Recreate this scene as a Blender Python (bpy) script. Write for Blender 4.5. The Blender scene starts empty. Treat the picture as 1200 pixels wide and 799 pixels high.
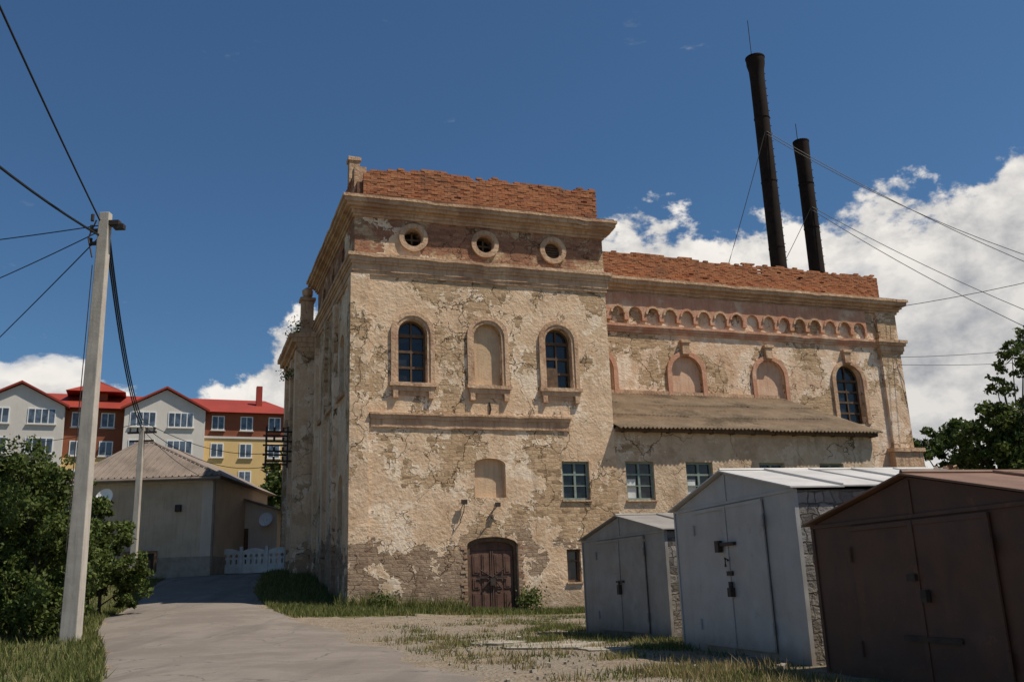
import bpy, bmesh, math, random
import numpy as np
from mathutils import Vector, Matrix, noise as mnoise
random.seed(7); np.random.seed(7)
R=math.radians
scene=bpy.context.scene
scene.view_settings.view_transform='Standard'
try: scene.view_settings.look='None'
except Exception: pass
scene.view_settings.exposure=0

# ------------------------------------------------------------ node helpers
def setin(nt,n,k,v):
    s=n.inputs[k]
    if isinstance(v,bpy.types.NodeSocket): nt.links.new(v,s)
    else:
        if isinstance(v,(tuple,list)) and len(v)==3 and s.type=='RGBA': v=(*v,1)
        s.default_value=v
def nd(nt,t,ins=None,**props):
    n=nt.nodes.new(t)
    for k,v in props.items(): setattr(n,k,v)
    for k,v in (ins or {}).items(): setin(nt,n,k,v)
    return n
def M(nt,op,a,b=None,c=None,clamp=False):
    n=nt.nodes.new('ShaderNodeMath'); n.operation=op; n.use_clamp=clamp
    for i,v in enumerate((a,b,c)):
        if v is not None: setin(nt,n,i,v)
    return n.outputs[0]
def mix(nt,f,a,b,mode='MIX'):
    n=nt.nodes.new('ShaderNodeMix'); n.data_type='RGBA'; n.blend_type=mode
    setin(nt,n,0,f); setin(nt,n,6,a); setin(nt,n,7,b); return n.outputs[2]
def noise(nt,vec,scale,detail=4,rough=.55,dist=0):
    return nd(nt,'ShaderNodeTexNoise',{'Vector':vec,'Scale':scale,'Detail':detail,'Roughness':rough,'Distortion':dist}).outputs[0]
def ss(nt,v,a,b,lo=0,hi=1):
    n=nd(nt,'ShaderNodeMapRange',{'Value':v,'From Min':a,'From Max':b,'To Min':lo,'To Max':hi}); n.interpolation_type='SMOOTHSTEP'; return n.outputs[0]
def newmat(name):
    m=bpy.data.materials.new(name); m.use_nodes=True; nt=m.node_tree; nt.nodes.clear()
    out=nt.nodes.new('ShaderNodeOutputMaterial'); b=nt.nodes.new('ShaderNodeBsdfPrincipled')
    nt.links.new(b.outputs[0],out.inputs[0]); b.inputs['Roughness'].default_value=.85
    b.inputs['Specular IOR Level'].default_value=.25
    return m,nt,b
def objc(nt): return nd(nt,'ShaderNodeTexCoord').outputs['Object']
def mapping(nt,vec,sc): return nd(nt,'ShaderNodeMapping',{'Vector':vec,'Scale':sc}).outputs[0]
def bump(nt,b,h,strength=.5,dist=.03):
    n=nd(nt,'ShaderNodeBump',{'Height':h,'Strength':strength,'Distance':dist})
    nt.links.new(n.outputs[0],b.inputs['Normal']); return n.outputs[0]

def simple(name,c1,c2,scale=3,rough=.8,metal=0,bs=.3,bd=.01,streak=0,detail=4,spec=.25,dirt=None,dirtamt=.5):
    m,nt,b=newmat(name); v=objc(nt)
    n=noise(nt,v,scale,detail,.65); c=mix(nt,ss(nt,n,.3,.7),c1,c2)
    if streak:
        n2=noise(nt,mapping(nt,v,(4,4,.35)),2.5,3,.6)
        c=mix(nt,M(nt,'MULTIPLY',ss(nt,n2,.45,.75),streak),c,tuple(x*.35 for x in c1))
    if dirt:
        n3=noise(nt,v,scale*.45,5,.7); c=mix(nt,M(nt,'MULTIPLY',ss(nt,n3,.5,.66),dirtamt),c,dirt)
    setin(nt,b,'Base Color',c); setin(nt,b,'Roughness',rough); setin(nt,b,'Metallic',metal); setin(nt,b,'Specular IOR Level',spec)
    bump(nt,b,noise(nt,v,scale*8,3,.6),bs,bd)
    return m

def wallmat(name,plaster=(.72,.53,.36),plaster2=(.60,.425,.275),plaster3=(.80,.655,.50),
            stone=(.60,.43,.265),stone2=(.45,.30,.175),mortar=(.52,.39,.27),reveal=.5,lowz=2.9,
            low1=(.36,.26,.185),low2=(.22,.15,.105),frieze=False,seed=0,bw=.34,bh=.135):
    m,nt,b=newmat(name); v=objc(nt)
    sep=nd(nt,'ShaderNodeSeparateXYZ',{0:v}); X,Y,Z=sep.outputs
    h=M(nt,'ADD',X,Y)
    vs=nd(nt,'ShaderNodeVectorMath',{0:v,1:(seed*7.3,seed*3.1,seed*1.7)},operation='ADD').outputs[0]
    wobn=nd(nt,'ShaderNodeTexNoise',{'Vector':vs,'Scale':2.4,'Detail':2,'Roughness':.65})
    wc=nd(nt,'ShaderNodeSeparateColor',{0:wobn.outputs['Color']}).outputs
    hx=M(nt,'ADD',h,M(nt,'MULTIPLY',M(nt,'SUBTRACT',wc[0],.5),.34))
    hz=M(nt,'ADD',Z,M(nt,'MULTIPLY',M(nt,'SUBTRACT',wc[1],.5),.20))
    bv=nd(nt,'ShaderNodeCombineXYZ',{0:hx,1:hz,2:0.0}).outputs[0]
    br=nd(nt,'ShaderNodeTexBrick',{'Vector':bv,'Color1':(0,0,0),'Color2':(1,1,1),'Mortar':(.5,.5,.5),'Scale':1.0,'Mortar Size':.013,'Mortar Smooth':.6,'Bias':0.0,'Brick Width':bw,'Row Height':bh},squash=.7,squash_frequency=3)
    bfac=br.outputs['Fac']; bcol=nd(nt,'ShaderNodeSeparateColor',{0:br.outputs['Color']}).outputs[0]
    big=noise(nt,vs,.30,6,.66,.3)
    mid=noise(nt,vs,1.1,5,.7,.2)
    fine=noise(nt,vs,8,4,.7)
    pc=mix(nt,ss(nt,mid,.36,.64),plaster2,plaster)
    big2=noise(nt,vs,.62,5,.72)
    pc=mix(nt,ss(nt,big2,.54,.58,0,.75),pc,plaster3)
    pc=mix(nt,ss(nt,big2,.44,.40,0,.55),pc,(plaster2[0]*.84,plaster2[1]*.78,plaster2[2]*.72))
    sc=mix(nt,bcol,stone,stone2)
    sc=mix(nt,ss(nt,bcol,.86,.9,0,.6),sc,tuple(x*.45 for x in stone2))
    lw=ss(nt,M(nt,'ADD',Z,M(nt,'MULTIPLY',M(nt,'SUBTRACT',big2,.5),6.0)),lowz-.8,lowz+.5,1,0)
    lc=mix(nt,bcol,low1,low2)
    sc=mix(nt,M(nt,'MULTIPLY',lw,.8),sc,lc)
    if frieze:
        fr=M(nt,'MULTIPLY',ss(nt,Z,12.9,13.0),ss(nt,mid,.40,.5))
        sc=mix(nt,fr,sc,mix(nt,bcol,(.40,.19,.11),(.24,.11,.07)))
    sc=mix(nt,ss(nt,fine,.42,.7,0,.45),sc,tuple(x*.55 for x in stone2))
    sc=mix(nt,M(nt,'MULTIPLY',bfac,ss(nt,mid,.35,.6,.9,.25)),sc,mix(nt,lw,mortar,(.31,.24,.18)))
    lift=M(nt,'MULTIPLY',lw,.06)
    if frieze:
        lift=M(nt,'ADD',lift,M(nt,'MULTIPLY',ss(nt,Z,12.8,13.1),.08))
        lift=M(nt,'ADD',lift,M(nt,'MULTIPLY',ss(nt,Z,10.6,12.0),.025))
    mv=M(nt,'ADD',M(nt,'ADD',M(nt,'MULTIPLY',big,.7),M(nt,'MULTIPLY',mid,.3)),lift)
    mask=ss(nt,mv,reveal,reveal+.008)
    edge=M(nt,'SUBTRACT',ss(nt,mv,reveal-.012,reveal-.002),mask,clamp=True)
    mask2=M(nt,'ADD',mask,M(nt,'MULTIPLY',M(nt,'SUBTRACT',1.0,mask),ss(nt,mid,.48,.68,0,.25)))
    col=mix(nt,mask2,pc,sc)
    col=mix(nt,M(nt,'MULTIPLY',edge,.5),col,(.84,.72,.56))
    vd=nd(nt,'ShaderNodeVectorMath',{0:vs,1:nd(nt,'ShaderNodeVectorMath',{0:nd(nt,'ShaderNodeTexNoise',{'Vector':vs,'Scale':2.2,'Detail':3}).outputs['Color'],1:(.9,.9,.9)},operation='MULTIPLY').outputs[0]},operation='ADD').outputs[0]
    vo=nd(nt,'ShaderNodeTexVoronoi',{'Vector':vd,'Scale':.6},feature='DISTANCE_TO_EDGE').outputs[0]
    crack=M(nt,'MULTIPLY',ss(nt,vo,.003,.012,1,0),ss(nt,big,.44,.54))
    col=mix(nt,M(nt,'MULTIPLY',crack,.85),col,(.10,.065,.04))
    st=noise(nt,mapping(nt,vs,(1.6,1.6,.16)),1.6,4,.65)
    col=mix(nt,M(nt,'MULTIPLY',ss(nt,st,.52,.74),.42),col,(.27,.175,.11))
    col=mix(nt,.25,col,nd(nt,'ShaderNodeCombineColor',{0:fine,1:fine,2:fine}).outputs[0],'OVERLAY')
    col=mix(nt,M(nt,'MULTIPLY',ss(nt,M(nt,'ADD',Z,mid),.6,2.0,1,0),.4),col,(.17,.135,.10))
    setin(nt,b,'Base Color',col); setin(nt,b,'Roughness',.95); setin(nt,b,'Specular IOR Level',.08)
    hgt=M(nt,'ADD',M(nt,'MULTIPLY',M(nt,'SUBTRACT',1.0,mask),1.3),M(nt,'MULTIPLY',M(nt,'MULTIPLY',M(nt,'SUBTRACT',1.0,bfac),mask2),.45))
    hgt=M(nt,'SUBTRACT',hgt,M(nt,'MULTIPLY',crack,.7))
    hgt=M(nt,'ADD',hgt,M(nt,'MULTIPLY',fine,.7)); hgt=M(nt,'ADD',hgt,M(nt,'MULTIPLY',mid,1.1))
    bump(nt,b,hgt,.95,.05)
    return m

MAT={}
MAT['wall']=wallmat('peeling_plaster_wall',frieze=True,reveal=.528,seed=1)
MAT['annex']=wallmat('annex_plaster',plaster=(.60,.45,.31),plaster2=(.48,.35,.235),plaster3=(.66,.53,.39),reveal=.60,seed=4,lowz=1.5)
MAT['wing']=wallmat('wing_wall',plaster=(.74,.55,.39),plaster2=(.64,.44,.29),plaster3=(.82,.67,.52),reveal=.525,seed=2)
MAT['trim']=simple('plaster_trim',(.62,.43,.28),(.45,.29,.185),1.3,.95,bs=.8,bd=.04,streak=.55,dirt=(.30,.16,.10),dirtamt=.65,spec=.08)
MAT['trimpink']=simple('pink_plaster_trim',(.58,.33,.22),(.48,.24,.15),1.5,.95,bs=.7,bd=.03,streak=.35,dirt=(.64,.50,.36),dirtamt=.8,spec=.08)
MAT['niche']=simple('niche_plaster',(.60,.43,.28),(.49,.35,.22),1.6,.95,bs=.5,bd=.03,streak=.3,spec=.1)
MAT['blind']=simple('blind_arch_plaster',(.66,.46,.32),(.58,.36,.24),1.6,.95,bs=.5,bd=.03,streak=.3,spec=.1)
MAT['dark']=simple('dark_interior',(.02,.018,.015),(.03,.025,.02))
MAT['wood']=simple('old_wood_frame',(.08,.05,.032),(.14,.09,.055),6,.8)
MAT['teal']=simple('teal_paint',(.15,.21,.185),(.24,.29,.25),6,.7,dirt=(.25,.22,.17))
MAT['door']=simple('brown_door_paint',(.10,.05,.035),(.15,.085,.06),3,.75,streak=.5,dirt=(.055,.037,.026))
MAT['slate']=simple('asbestos_slate',(.27,.20,.135),(.19,.14,.095),1.3,.95,bs=.5,bd=.02,dirt=(.075,.06,.04),dirtamt=.7,spec=.1,detail=5)
MAT['black']=simple('sooty_steel',(.013,.010,.009),(.028,.017,.012),1.5,.85,bs=.3,spec=.12)
MAT['iron']=simple('dark_iron',(.03,.025,.022),(.06,.04,.03),8,.6)
MAT['cable']=simple('cable_rubber',(.015,.015,.016),(.02,.02,.02),8,.6)
MAT['concrete']=simple('pole_concrete',(.50,.45,.38),(.40,.355,.30),2.5,.9,streak=.4,bs=.3)
MAT['slab']=simple('concrete_slab',(.36,.32,.26),(.26,.225,.18),2,.95,dirt=(.14,.12,.085),spec=.1)
MAT['white']=simple('white_frame',(.75,.75,.73),(.68,.68,.66),3,.5)
MAT['whitewash']=simple('white_concrete',(.66,.66,.63),(.54,.54,.51),3,.8,streak=.2)
MAT['redroof']=simple('red_metal_roof',(.30,.045,.025),(.24,.035,.022),.3,.6)
MAT['yellow']=simple('yellow_render',(.66,.46,.20),(.60,.41,.18),.3,.9,streak=.12)
MAT['cream']=simple('white_render',(.62,.58,.52),(.55,.51,.46),.3,.9,streak=.12)
MAT['redbrickapt']=simple('red_render',(.26,.09,.045),(.21,.07,.038),.6,.9)
MAT['housewall']=simple('house_render',(.58,.46,.335),(.48,.375,.27),.5,.95,streak=.3,bs=.4,bd=.02,dirt=(.33,.25,.18),dirtamt=.4)
MAT['houseroof']=simple('grey_slate_roof',(.25,.20,.165),(.18,.145,.12),1,.9,dirt=(.10,.075,.055))
MAT['barn']=simple('shed_wall',(.60,.51,.41),(.50,.42,.34),.6,.9,streak=.2)

def glassmat(name,c):
    m,nt,b=newmat(name); v=objc(nt)
    setin(nt,b,'Base Color',mix(nt,ss(nt,noise(nt,v,1.7,3),.4,.6),c,tuple(x*2.2 for x in c))); setin(nt,b,'Roughness',.12); setin(nt,b,'Specular IOR Level',.5)
    bump(nt,b,noise(nt,v,2.5,2),.15,.02); return m
MAT['glass']=glassmat('dark_window_glass',(.012,.013,.014))
MAT['glassb']=glassmat('bright_window_glass',(.05,.065,.085))

def brickmat(name,a,b_,c_):
    m,nt,b=newmat(name); v=objc(nt)
    g=nd(nt,'ShaderNodeNewGeometry').outputs['Random Per Island']
    cr=nt.nodes.new('ShaderNodeValToRGB'); e=cr.color_ramp
    e.elements[0].color=(*a,1); e.elements[1].color=(*c_,1); x=e.elements.new(.5); x.color=(*b_,1)
    nt.links.new(g,cr.inputs[0])
    n=noise(nt,v,6,4,.7)
    col=mix(nt,ss(nt,n,.5,.72,0,.5),cr.outputs[0],(.14,.085,.055))
    col=mix(nt,ss(nt,noise(nt,v,.7,5,.7),.52,.66,0,.5),col,(.15,.095,.065))
    setin(nt,b,'Base Color',col); setin(nt,b,'Roughness',.95); setin(nt,b,'Specular IOR Level',.1)
    bump(nt,b,noise(nt,v,30,3),.5,.01); return m
MAT['brick']=brickmat('red_brick',(.38,.14,.065),(.44,.20,.10),(.26,.095,.05))
MAT['mortar']=simple('mortar',(.20,.105,.065),(.13,.075,.05),4,.95,spec=.1)
MAT['rubble']=brickmat('rubble_stone',(.32,.19,.12),(.42,.30,.2),(.22,.11,.07))

def leafmat(name,a,b_,c_,tr=.3):
    m,nt,b=newmat(name)
    g=nd(nt,'ShaderNodeNewGeometry').outputs['Random Per Island']
    cr=nt.nodes.new('ShaderNodeValToRGB'); e=cr.color_ramp
    e.elements[0].color=(*a,1); e.elements[1].color=(*c_,1); x=e.elements.new(.55); x.color=(*b_,1)
    nt.links.new(g,cr.inputs[0])
    setin(nt,b,'Base Color',cr.outputs[0]); setin(nt,b,'Roughness',.6); setin(nt,b,'Specular IOR Level',.2)
    t=nd(nt,'ShaderNodeBsdfTranslucent',{'Color':cr.outputs[0]})
    mx=nd(nt,'ShaderNodeMixShader',{0:tr,1:b.outputs[0],2:t.outputs[0]})
    nt.links.new(mx.outputs[0],nt.nodes['Material Output'].inputs[0]); return m
MAT['leaf']=leafmat('leaves',(.045,.07,.016),(.08,.11,.024),(.14,.17,.045))
MAT['leafd']=leafmat('leaves_dark',(.03,.055,.014),(.06,.09,.02),(.10,.13,.035))
MAT['grass']=leafmat('grass_blades',(.07,.09,.022),(.125,.145,.038),(.26,.23,.09))
MAT['dry']=leafmat('dry_grass_blades',(.26,.20,.09),(.34,.27,.14),(.14,.15,.04))
MAT['bark']=simple('bark',(.10,.075,.05),(.06,.045,.03),5,.95,bs=.7,bd=.02)

# ------------------------------------------------------------ mesh helpers
def empty(name,loc=(0,0,0),rz=0):
    e=bpy.data.objects.new(name,None); e.location=loc; e.rotation_euler=(0,0,rz); e.empty_display_size=.5
    scene.collection.objects.link(e); return e
def link(name,me,mat,parent=None):
    if mat is not None: me.materials.append(mat)
    o=bpy.data.objects.new(name,me); scene.collection.objects.link(o)
    if parent: o.parent=parent
    return o
def roughen(me,amp,seg=.35,chip=0):
    bm=bmesh.new(); bm.from_mesh(me)
    for _ in range(8):
        es=[e for e in bm.edges if e.calc_length()>seg*1.6]
        if not es: break
        bmesh.ops.subdivide_edges(bm,edges=es,cuts=1,use_grid_fill=True)
        if len(bm.verts)>60000: break
    for v in bm.verts:
        n=mnoise.noise_vector(v.co*2.3)+mnoise.noise_vector(v.co*6.1)*.5
        d=Vector((n.x*.35,n.y,n.z))*amp
        if chip:
            c=mnoise.noise(v.co*1.1+Vector((9,3,1)))
            if c>.28: d.z-=min(chip,(c-.28)*chip*4)
        v.co+=d
    bm.to_mesh(me); bm.free()
class MB:
    def __init__(s): s.v=[]; s.f=[]
    def box(s,x0,x1,y0,y1,z0,z1,rot=None,piv=None):
        i=len(s.v); P=[(x0,y0,z0),(x1,y0,z0),(x1,y1,z0),(x0,y1,z0),(x0,y0,z1),(x1,y0,z1),(x1,y1,z1),(x0,y1,z1)]
        if rot is not None:
            c=Vector(piv) if piv else Vector(((x0+x1)/2,(y0+y1)/2,(z0+z1)/2))
            P=[tuple(rot@(Vector(p)-c)+c) for p in P]
        s.v+=P
        s.f+=[(i,i+3,i+2,i+1),(i+4,i+5,i+6,i+7),(i,i+1,i+5,i+4),(i+1,i+2,i+6,i+5),(i+2,i+3,i+7,i+6),(i+3,i,i+4,i+7)]
        return s
    def poly(s,pts): i=len(s.v); s.v+=[tuple(p) for p in pts]; s.f.append(tuple(range(i,i+len(pts)))); return s
    def hexa(s,P):
        i=len(s.v); s.v+=[tuple(p) for p in P]
        s.f+=[(i,i+3,i+2,i+1),(i+4,i+5,i+6,i+7),(i,i+1,i+5,i+4),(i+1,i+2,i+6,i+5),(i+2,i+3,i+7,i+6),(i+3,i,i+4,i+7)]; return s
    def tube(s,pts,rad,n=8,cap=True):
        pts=[Vector(p) for p in pts]
        if not isinstance(rad,(list,tuple)): rad=[rad]*len(pts)
        rings=[]
        for k,p in enumerate(pts):
            t=(pts[min(k+1,len(pts)-1)]-pts[max(k-1,0)])
            if t.length<1e-6: t=Vector((0,0,1))
            t.normalize(); a=Vector((1,0,0)) if abs(t.z)>=.9 else t.cross(Vector((0,0,1)))
            b=t.cross(a).normalized(); a=b.cross(t).normalized()
            i=len(s.v)
            for j in range(n):
                an=2*math.pi*j/n; s.v.append(tuple(p+(a*math.cos(an)+b*math.sin(an))*rad[k]))
            rings.append(i)
        for k in range(len(rings)-1):
            for j in range(n):
                s.f.append((rings[k]+j,rings[k]+(j+1)%n,rings[k+1]+(j+1)%n,rings[k+1]+j))
        if cap:
            s.f.append(tuple(rings[0]+j for j in reversed(range(n)))); s.f.append(tuple(rings[-1]+j for j in range(n)))
        return s
    def build(s,name,mat,parent=None,bevel=0,smooth=False,rough=0,seg=.35,chip=0):
        me=bpy.data.meshes.new(name); me.from_pydata(s.v,[],s.f); me.update()
        if rough: roughen(me,rough,seg,chip)
        bm=bmesh.new(); bm.from_mesh(me); bmesh.ops.recalc_face_normals(bm,faces=bm.faces); bm.to_mesh(me); bm.free()
        o=link(name,me,mat,parent)
        if smooth: me.polygons.foreach_set('use_smooth',[True]*len(me.polygons))
        if bevel and not rough:
            b=o.modifiers.new('b','BEVEL'); b.width=bevel; b.segments=2; b.limit_method='ANGLE'
        return o
def plate(name,outer,holes,d0,d1,mat,parent,side=False,rough=0):
    cu=bpy.data.curves.new(name,'CURVE'); cu.dimensions='2D'; cu.fill_mode='BOTH'; cu.extrude=(d1-d0)/2
    for pl in [outer]+list(holes):
        sp=cu.splines.new('POLY'); sp.points.add(len(pl)-1)
        for i,p in enumerate(pl): sp.points[i].co=(p[0],p[1],0,1)
        sp.use_cyclic_u=True
    ob=bpy.data.objects.new('tmp',cu); scene.collection.objects.link(ob)
    dg=bpy.context.evaluated_depsgraph_get(); me=bpy.data.meshes.new_from_object(ob.evaluated_get(dg))
    bpy.data.objects.remove(ob); bpy.data.curves.remove(cu)
    me.materials.clear(); me.name=name
    mid=(d0+d1)/2
    for v in me.vertices:
        x,y,w=v.co
        if rough:
            n=mnoise.noise_vector(Vector((x*5,y*5,3))); x+=n.x*rough; y+=n.y*rough; w+=n.z*rough*.6
        v.co=(mid+w,x,y) if side else (x,mid+w,y)
    bm=bmesh.new(); bm.from_mesh(me); bmesh.ops.remove_doubles(bm,verts=bm.verts,dist=1e-4)
    bmesh.ops.recalc_face_normals(bm,faces=bm.faces); bm.to_mesh(me); bm.free()
    me.polygons.foreach_set('use_smooth',[False]*len(me.polygons))
    return link(name,me,mat,parent)
def rect(x0,x1,z0,z1): return [(x0,z0),(x1,z0),(x1,z1),(x0,z1)]
def arch(cx,z0,w,h,rise=None,n=14):
    r=w/2; rise=r if rise is None else rise
    pts=[(cx-r,z0),(cx+r,z0)]; zs=z0+h-rise
    for i in range(n+1):
        a=math.pi*i/n; pts.append((cx+r*math.cos(a),zs+rise*math.sin(a)))
    return pts
def circ(cx,cz,r,n=20): return [(cx+r*math.cos(2*math.pi*i/n),cz+r*math.sin(2*math.pi*i/n)) for i in range(n)]

def bricks(mb,x0,x1,y0,z0,z1,axis='x',bl=.26,bh=.083,dep=.13,ragged=.35,seed=0,endstep=0):
    row=0; z=z0
    while z<z1-.01:
        x=x0-(bl/2 if row%2 else 0)
        while x<x1:
            a=max(x,x0); b=min(x+bl-.009,x1)
            if b-a>.05:
                n1=mnoise.noise(Vector((x*.55,seed*3.3,0))); n2=mnoise.noise(Vector((x*2.3,seed*5.1,4)))
                top=z1-ragged*(.30+.5*n1+.55*n2)*.8
                if endstep: top-=max(0,(1.0-(x-x0)))*endstep
                if z+bh<=top or (z+bh<=top+bh and random.random()<.35):
                    if random.random()>.008:
                        j=random.uniform(-.010,.014); jz=random.uniform(-.003,.003)
                        loose=(z+bh>top-bh*.5)
                        rot=Matrix.Rotation(random.uniform(-.12,.12) if loose else random.uniform(-.02,.02),3,'Z')
                        if axis=='x': mb.box(a,b,y0+j,y0+dep+j,z+jz,z+bh-.008+jz,rot)
                        else: mb.box(y0+j,y0+dep+j,a,b,z+jz,z+bh-.008+jz,rot)
            x+=bl
        z+=bh; row+=1

# ------------------------------------------------------------ terrain
RY=[-60,0,12,15,20,24.5,28,31,33,35,40,44,60,95,200,600]
RZ=[0,0,0,0,.1,.28,.52,.66,.82,1.12,1.80,2.1,3,5,8,12]
def g(x,y):
    r=np.interp(y,RY,RZ)
    t=min(1,max(0,(2-x)/12)); t=t*t*(3-2*t); w=.1+.9*t
    z=r*w
    if y<10: q=min(1,(10-y)/8); z-=.5*q*q*(3-2*q)
    return float(z)
LE=[(-10,-4.2),(0,-4.6),(8,-5.2),(13.35,-5.8),(20,-8.75),(24,-10.7),(28,-12.3),(35,-14),(39,-15),(41.2,-15.2)]
RE=[(-10,1.8),(0,1.5),(5,.8),(11.5,-.55),(16.7,-2.1),(24.5,-4.95),(28.5,-7.2),(35,-9.9),(40,-11.0),(41.2,-11.2)]
def le(y): return float(np.interp(y,[a for a,_ in LE],[b for _,b in LE]))
def re_(y): return float(np.interp(y,[a for a,_ in RE],[b for _,b in RE]))
A0=math.atan2(.3403,.9403); O=Vector((-5.6,31.4,0))
def tolocal(x,y):
    dx,dy=x-O.x,y-O.y; return dx*.9403+dy*.3403, -dx*.3403+dy*.9403
def toworld(s,d): return O.x+.9403*s-.3403*d, O.y+.3403*s+.9403*d
def grassy(x,y):
    s,d=tolocal(x,y)
    if y<42 and x<le(y)-.1: return 1.0
    if y<42 and x<re_(y)+.2: return .1
    v=.16
    if s<0.5 and d>-3.5: v=1
    if d>-2.0 and d<.5 and s>-3: v=max(v,1.0)
    elif d>-4 and s>-3: v=max(v,.40)
    if y>45: v=max(v,.9)
    if y<13 and x>1.5: v=max(v,.5)
    if x>12: v=max(v,.8)
    return v
xs=np.unique(np.concatenate([np.linspace(-700,-60,14),np.linspace(-60,-24,19),np.linspace(-24,24,97),np.linspace(24,60,19),np.linspace(60,700,14)]))
ys=np.unique(np.concatenate([np.linspace(-200,-10,10),np.linspace(-10,50,121),np.linspace(50,110,31),np.linspace(110,1500,20)]))
vv=[];ff=[];cc=[]
for y in ys:
    for x in xs:
        rd=(abs(x)<25 and y<50)
        inroad=le(y)-.4<x<re_(y)+.4 and y<42
        z=g(x,y)+(0 if inroad or not rd else random.uniform(-.02,.02))
        vv.append((x,y,z)); cc.append(grassy(x,y))
nx=len(xs)
for j in range(len(ys)-1):
    for i in range(nx-1): a=j*nx+i; ff.append((a,a+1,a+nx+1,a+nx))
me=bpy.data.meshes.new('ground'); me.from_pydata(vv,[],ff)
at=me.attributes.new('grassy','FLOAT','POINT'); at.data.foreach_set('value',cc)
me.polygons.foreach_set('use_smooth',[True]*len(me.polygons))
m,nt,b=newmat('ground_dirt_and_turf'); v=objc(nt)
ga=nd(nt,'ShaderNodeAttribute',attribute_name='grassy').outputs['Fac']
n1=noise(nt,v,.55,5,.7,.4); n2=noise(nt,v,3.5,4,.7); n3=noise(nt,v,22,4,.75)
dirt=mix(nt,ss(nt,n2,.35,.65),(.22,.172,.122),(.31,.25,.185))
dirt=mix(nt,ss(nt,n1,.47,.58),dirt,(.27,.225,.175))
vo=nd(nt,'ShaderNodeTexVoronoi',{'Vector':v,'Scale':17.0})
dirt=mix(nt,ss(nt,vo.outputs[0],.18,.32,.2,0),dirt,(.38,.32,.25))
dirt=mix(nt,ss(nt,n3,.48,.7,0,.6),dirt,(.105,.08,.055))
gr=mix(nt,ss(nt,n2,.4,.65),(.06,.07,.02),(.14,.13,.05))
fac=ss(nt,M(nt,'ADD',ga,M(nt,'MULTIPLY',M(nt,'SUBTRACT',n1,.5),1.7)),.42,.62)
col=mix(nt,M(nt,'MULTIPLY',fac,ss(nt,n3,.35,.55,1,.75)),dirt,gr)
setin(nt,b,'Base Color',col); setin(nt,b,'Roughness',.97); setin(nt,b,'Specular IOR Level',.08)
bump(nt,b,M(nt,'ADD',M(nt,'ADD',n3,n2),vo.outputs[0]),.8,.05)
link('ground',me,m)

# road
vv=[];ff=[];NC=12
yy=np.arange(-10,41.4,.4)
for y in yy:
    l=le(y)+random.uniform(-.10,.10)+.12*math.sin(y*1.7); r=re_(y)+random.uniform(-.14,.14)+.18*math.sin(y*1.1+1)
    for k in range(NC):
        t=k/(NC-1); x=l+(r-l)*t
        vv.append((x,y,g(x,y)+(.03 if 0<k<NC-1 else -.005)+.03*(1-(2*t-1)**2)))
for j in range(len(yy)-1):
    for i in range(NC-1): a=j*NC+i; ff.append((a,a+1,a+NC+1,a+NC))
me=bpy.data.meshes.new('road'); me.from_pydata(vv,[],ff); me.polygons.foreach_set('use_smooth',[True]*len(me.polygons))
m,nt,b=newmat('old_asphalt'); v=objc(nt)
n1=noise(nt,v,.5,5,.65,.3); n2=noise(nt,v,4,4,.7); n3=noise(nt,v,40,3,.7)
col=mix(nt,ss(nt,n1,.38,.62),(.175,.148,.125),(.225,.193,.165))
col=mix(nt,ss(nt,n2,.5,.7,0,.4),col,(.26,.22,.18))
col=mix(nt,ss(nt,n3,.45,.75,0,.5),col,(.10,.085,.07))
ln=noise(nt,mapping(nt,v,(1.2,.12,1)),1.3,3,.6)
col=mix(nt,ss(nt,ln,.52,.66,0,.45),col,(.125,.107,.092))
vd=nd(nt,'ShaderNodeVectorMath',{0:v,1:nd(nt,'ShaderNodeTexNoise',{'Vector':v,'Scale':1.5,'Detail':4}).outputs['Color']},operation='ADD').outputs[0]
vo=nd(nt,'ShaderNodeTexVoronoi',{'Vector':vd,'Scale':.45},feature='DISTANCE_TO_EDGE').outputs[0]
cr=M(nt,'MULTIPLY',ss(nt,vo,.004,.012,1,0),ss(nt,n1,.45,.55))
col=mix(nt,M(nt,'MULTIPLY',cr,.6),col,(.06,.05,.042))
setin(nt,b,'Base Color',col); setin(nt,b,'Roughness',.92); setin(nt,b,'Specular IOR Level',.15)
bump(nt,b,M(nt,'ADD',n3,M(nt,'MULTIPLY',n2,.5)),.5,.015)
link('road',me,m)
mb=MB()
for (x,y,w,l,rz) in [(.55,17.3,1.9,1.5,.3),(-.55,18.6,1.2,1.0,.5),(1.35,16.0,1.0,.8,.2)]:
    n=13; pts=[]
    for k in range(n):
        a=2*math.pi*k/n+rz; rr=random.uniform(.65,1.08)
        pts.append((x+w/2*rr*math.cos(a),y+l/2*rr*math.sin(a)*1.3))
    i=len(mb.v)
    mb.v+=[(px,py,g(px,py)+.03) for px,py in pts]+[(px,py,g(px,py)-.05) for px,py in pts]
    mb.f.append(tuple(range(i,i+n)))
    for k in range(n): mb.f.append((i+k,i+(k+1)%n,i+n+(k+1)%n,i+n+k))
mb.build('concrete_paving',MAT['slab'])
mb=MB(); rr=random.Random(5)
for k in range(800):
    y=rr.uniform(11.3,31); x=rr.uniform(re_(y)+.1,4.5)
    if tolocal(x,y)[1]>-.4: continue
    s=rr.uniform(.01,.03) if rr.random()<.95 else rr.uniform(.03,.06); z=g(x,y)
    mb.box(x,x+s*1.5,y,y+s*1.2,z-.01,z+s*.8,Matrix.Rotation(rr.uniform(0,3),3,'Z')@Matrix.Rotation(rr.uniform(-.4,.4),3,'X'))
mb.build('scattered_stones',MAT['slab'])

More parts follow.
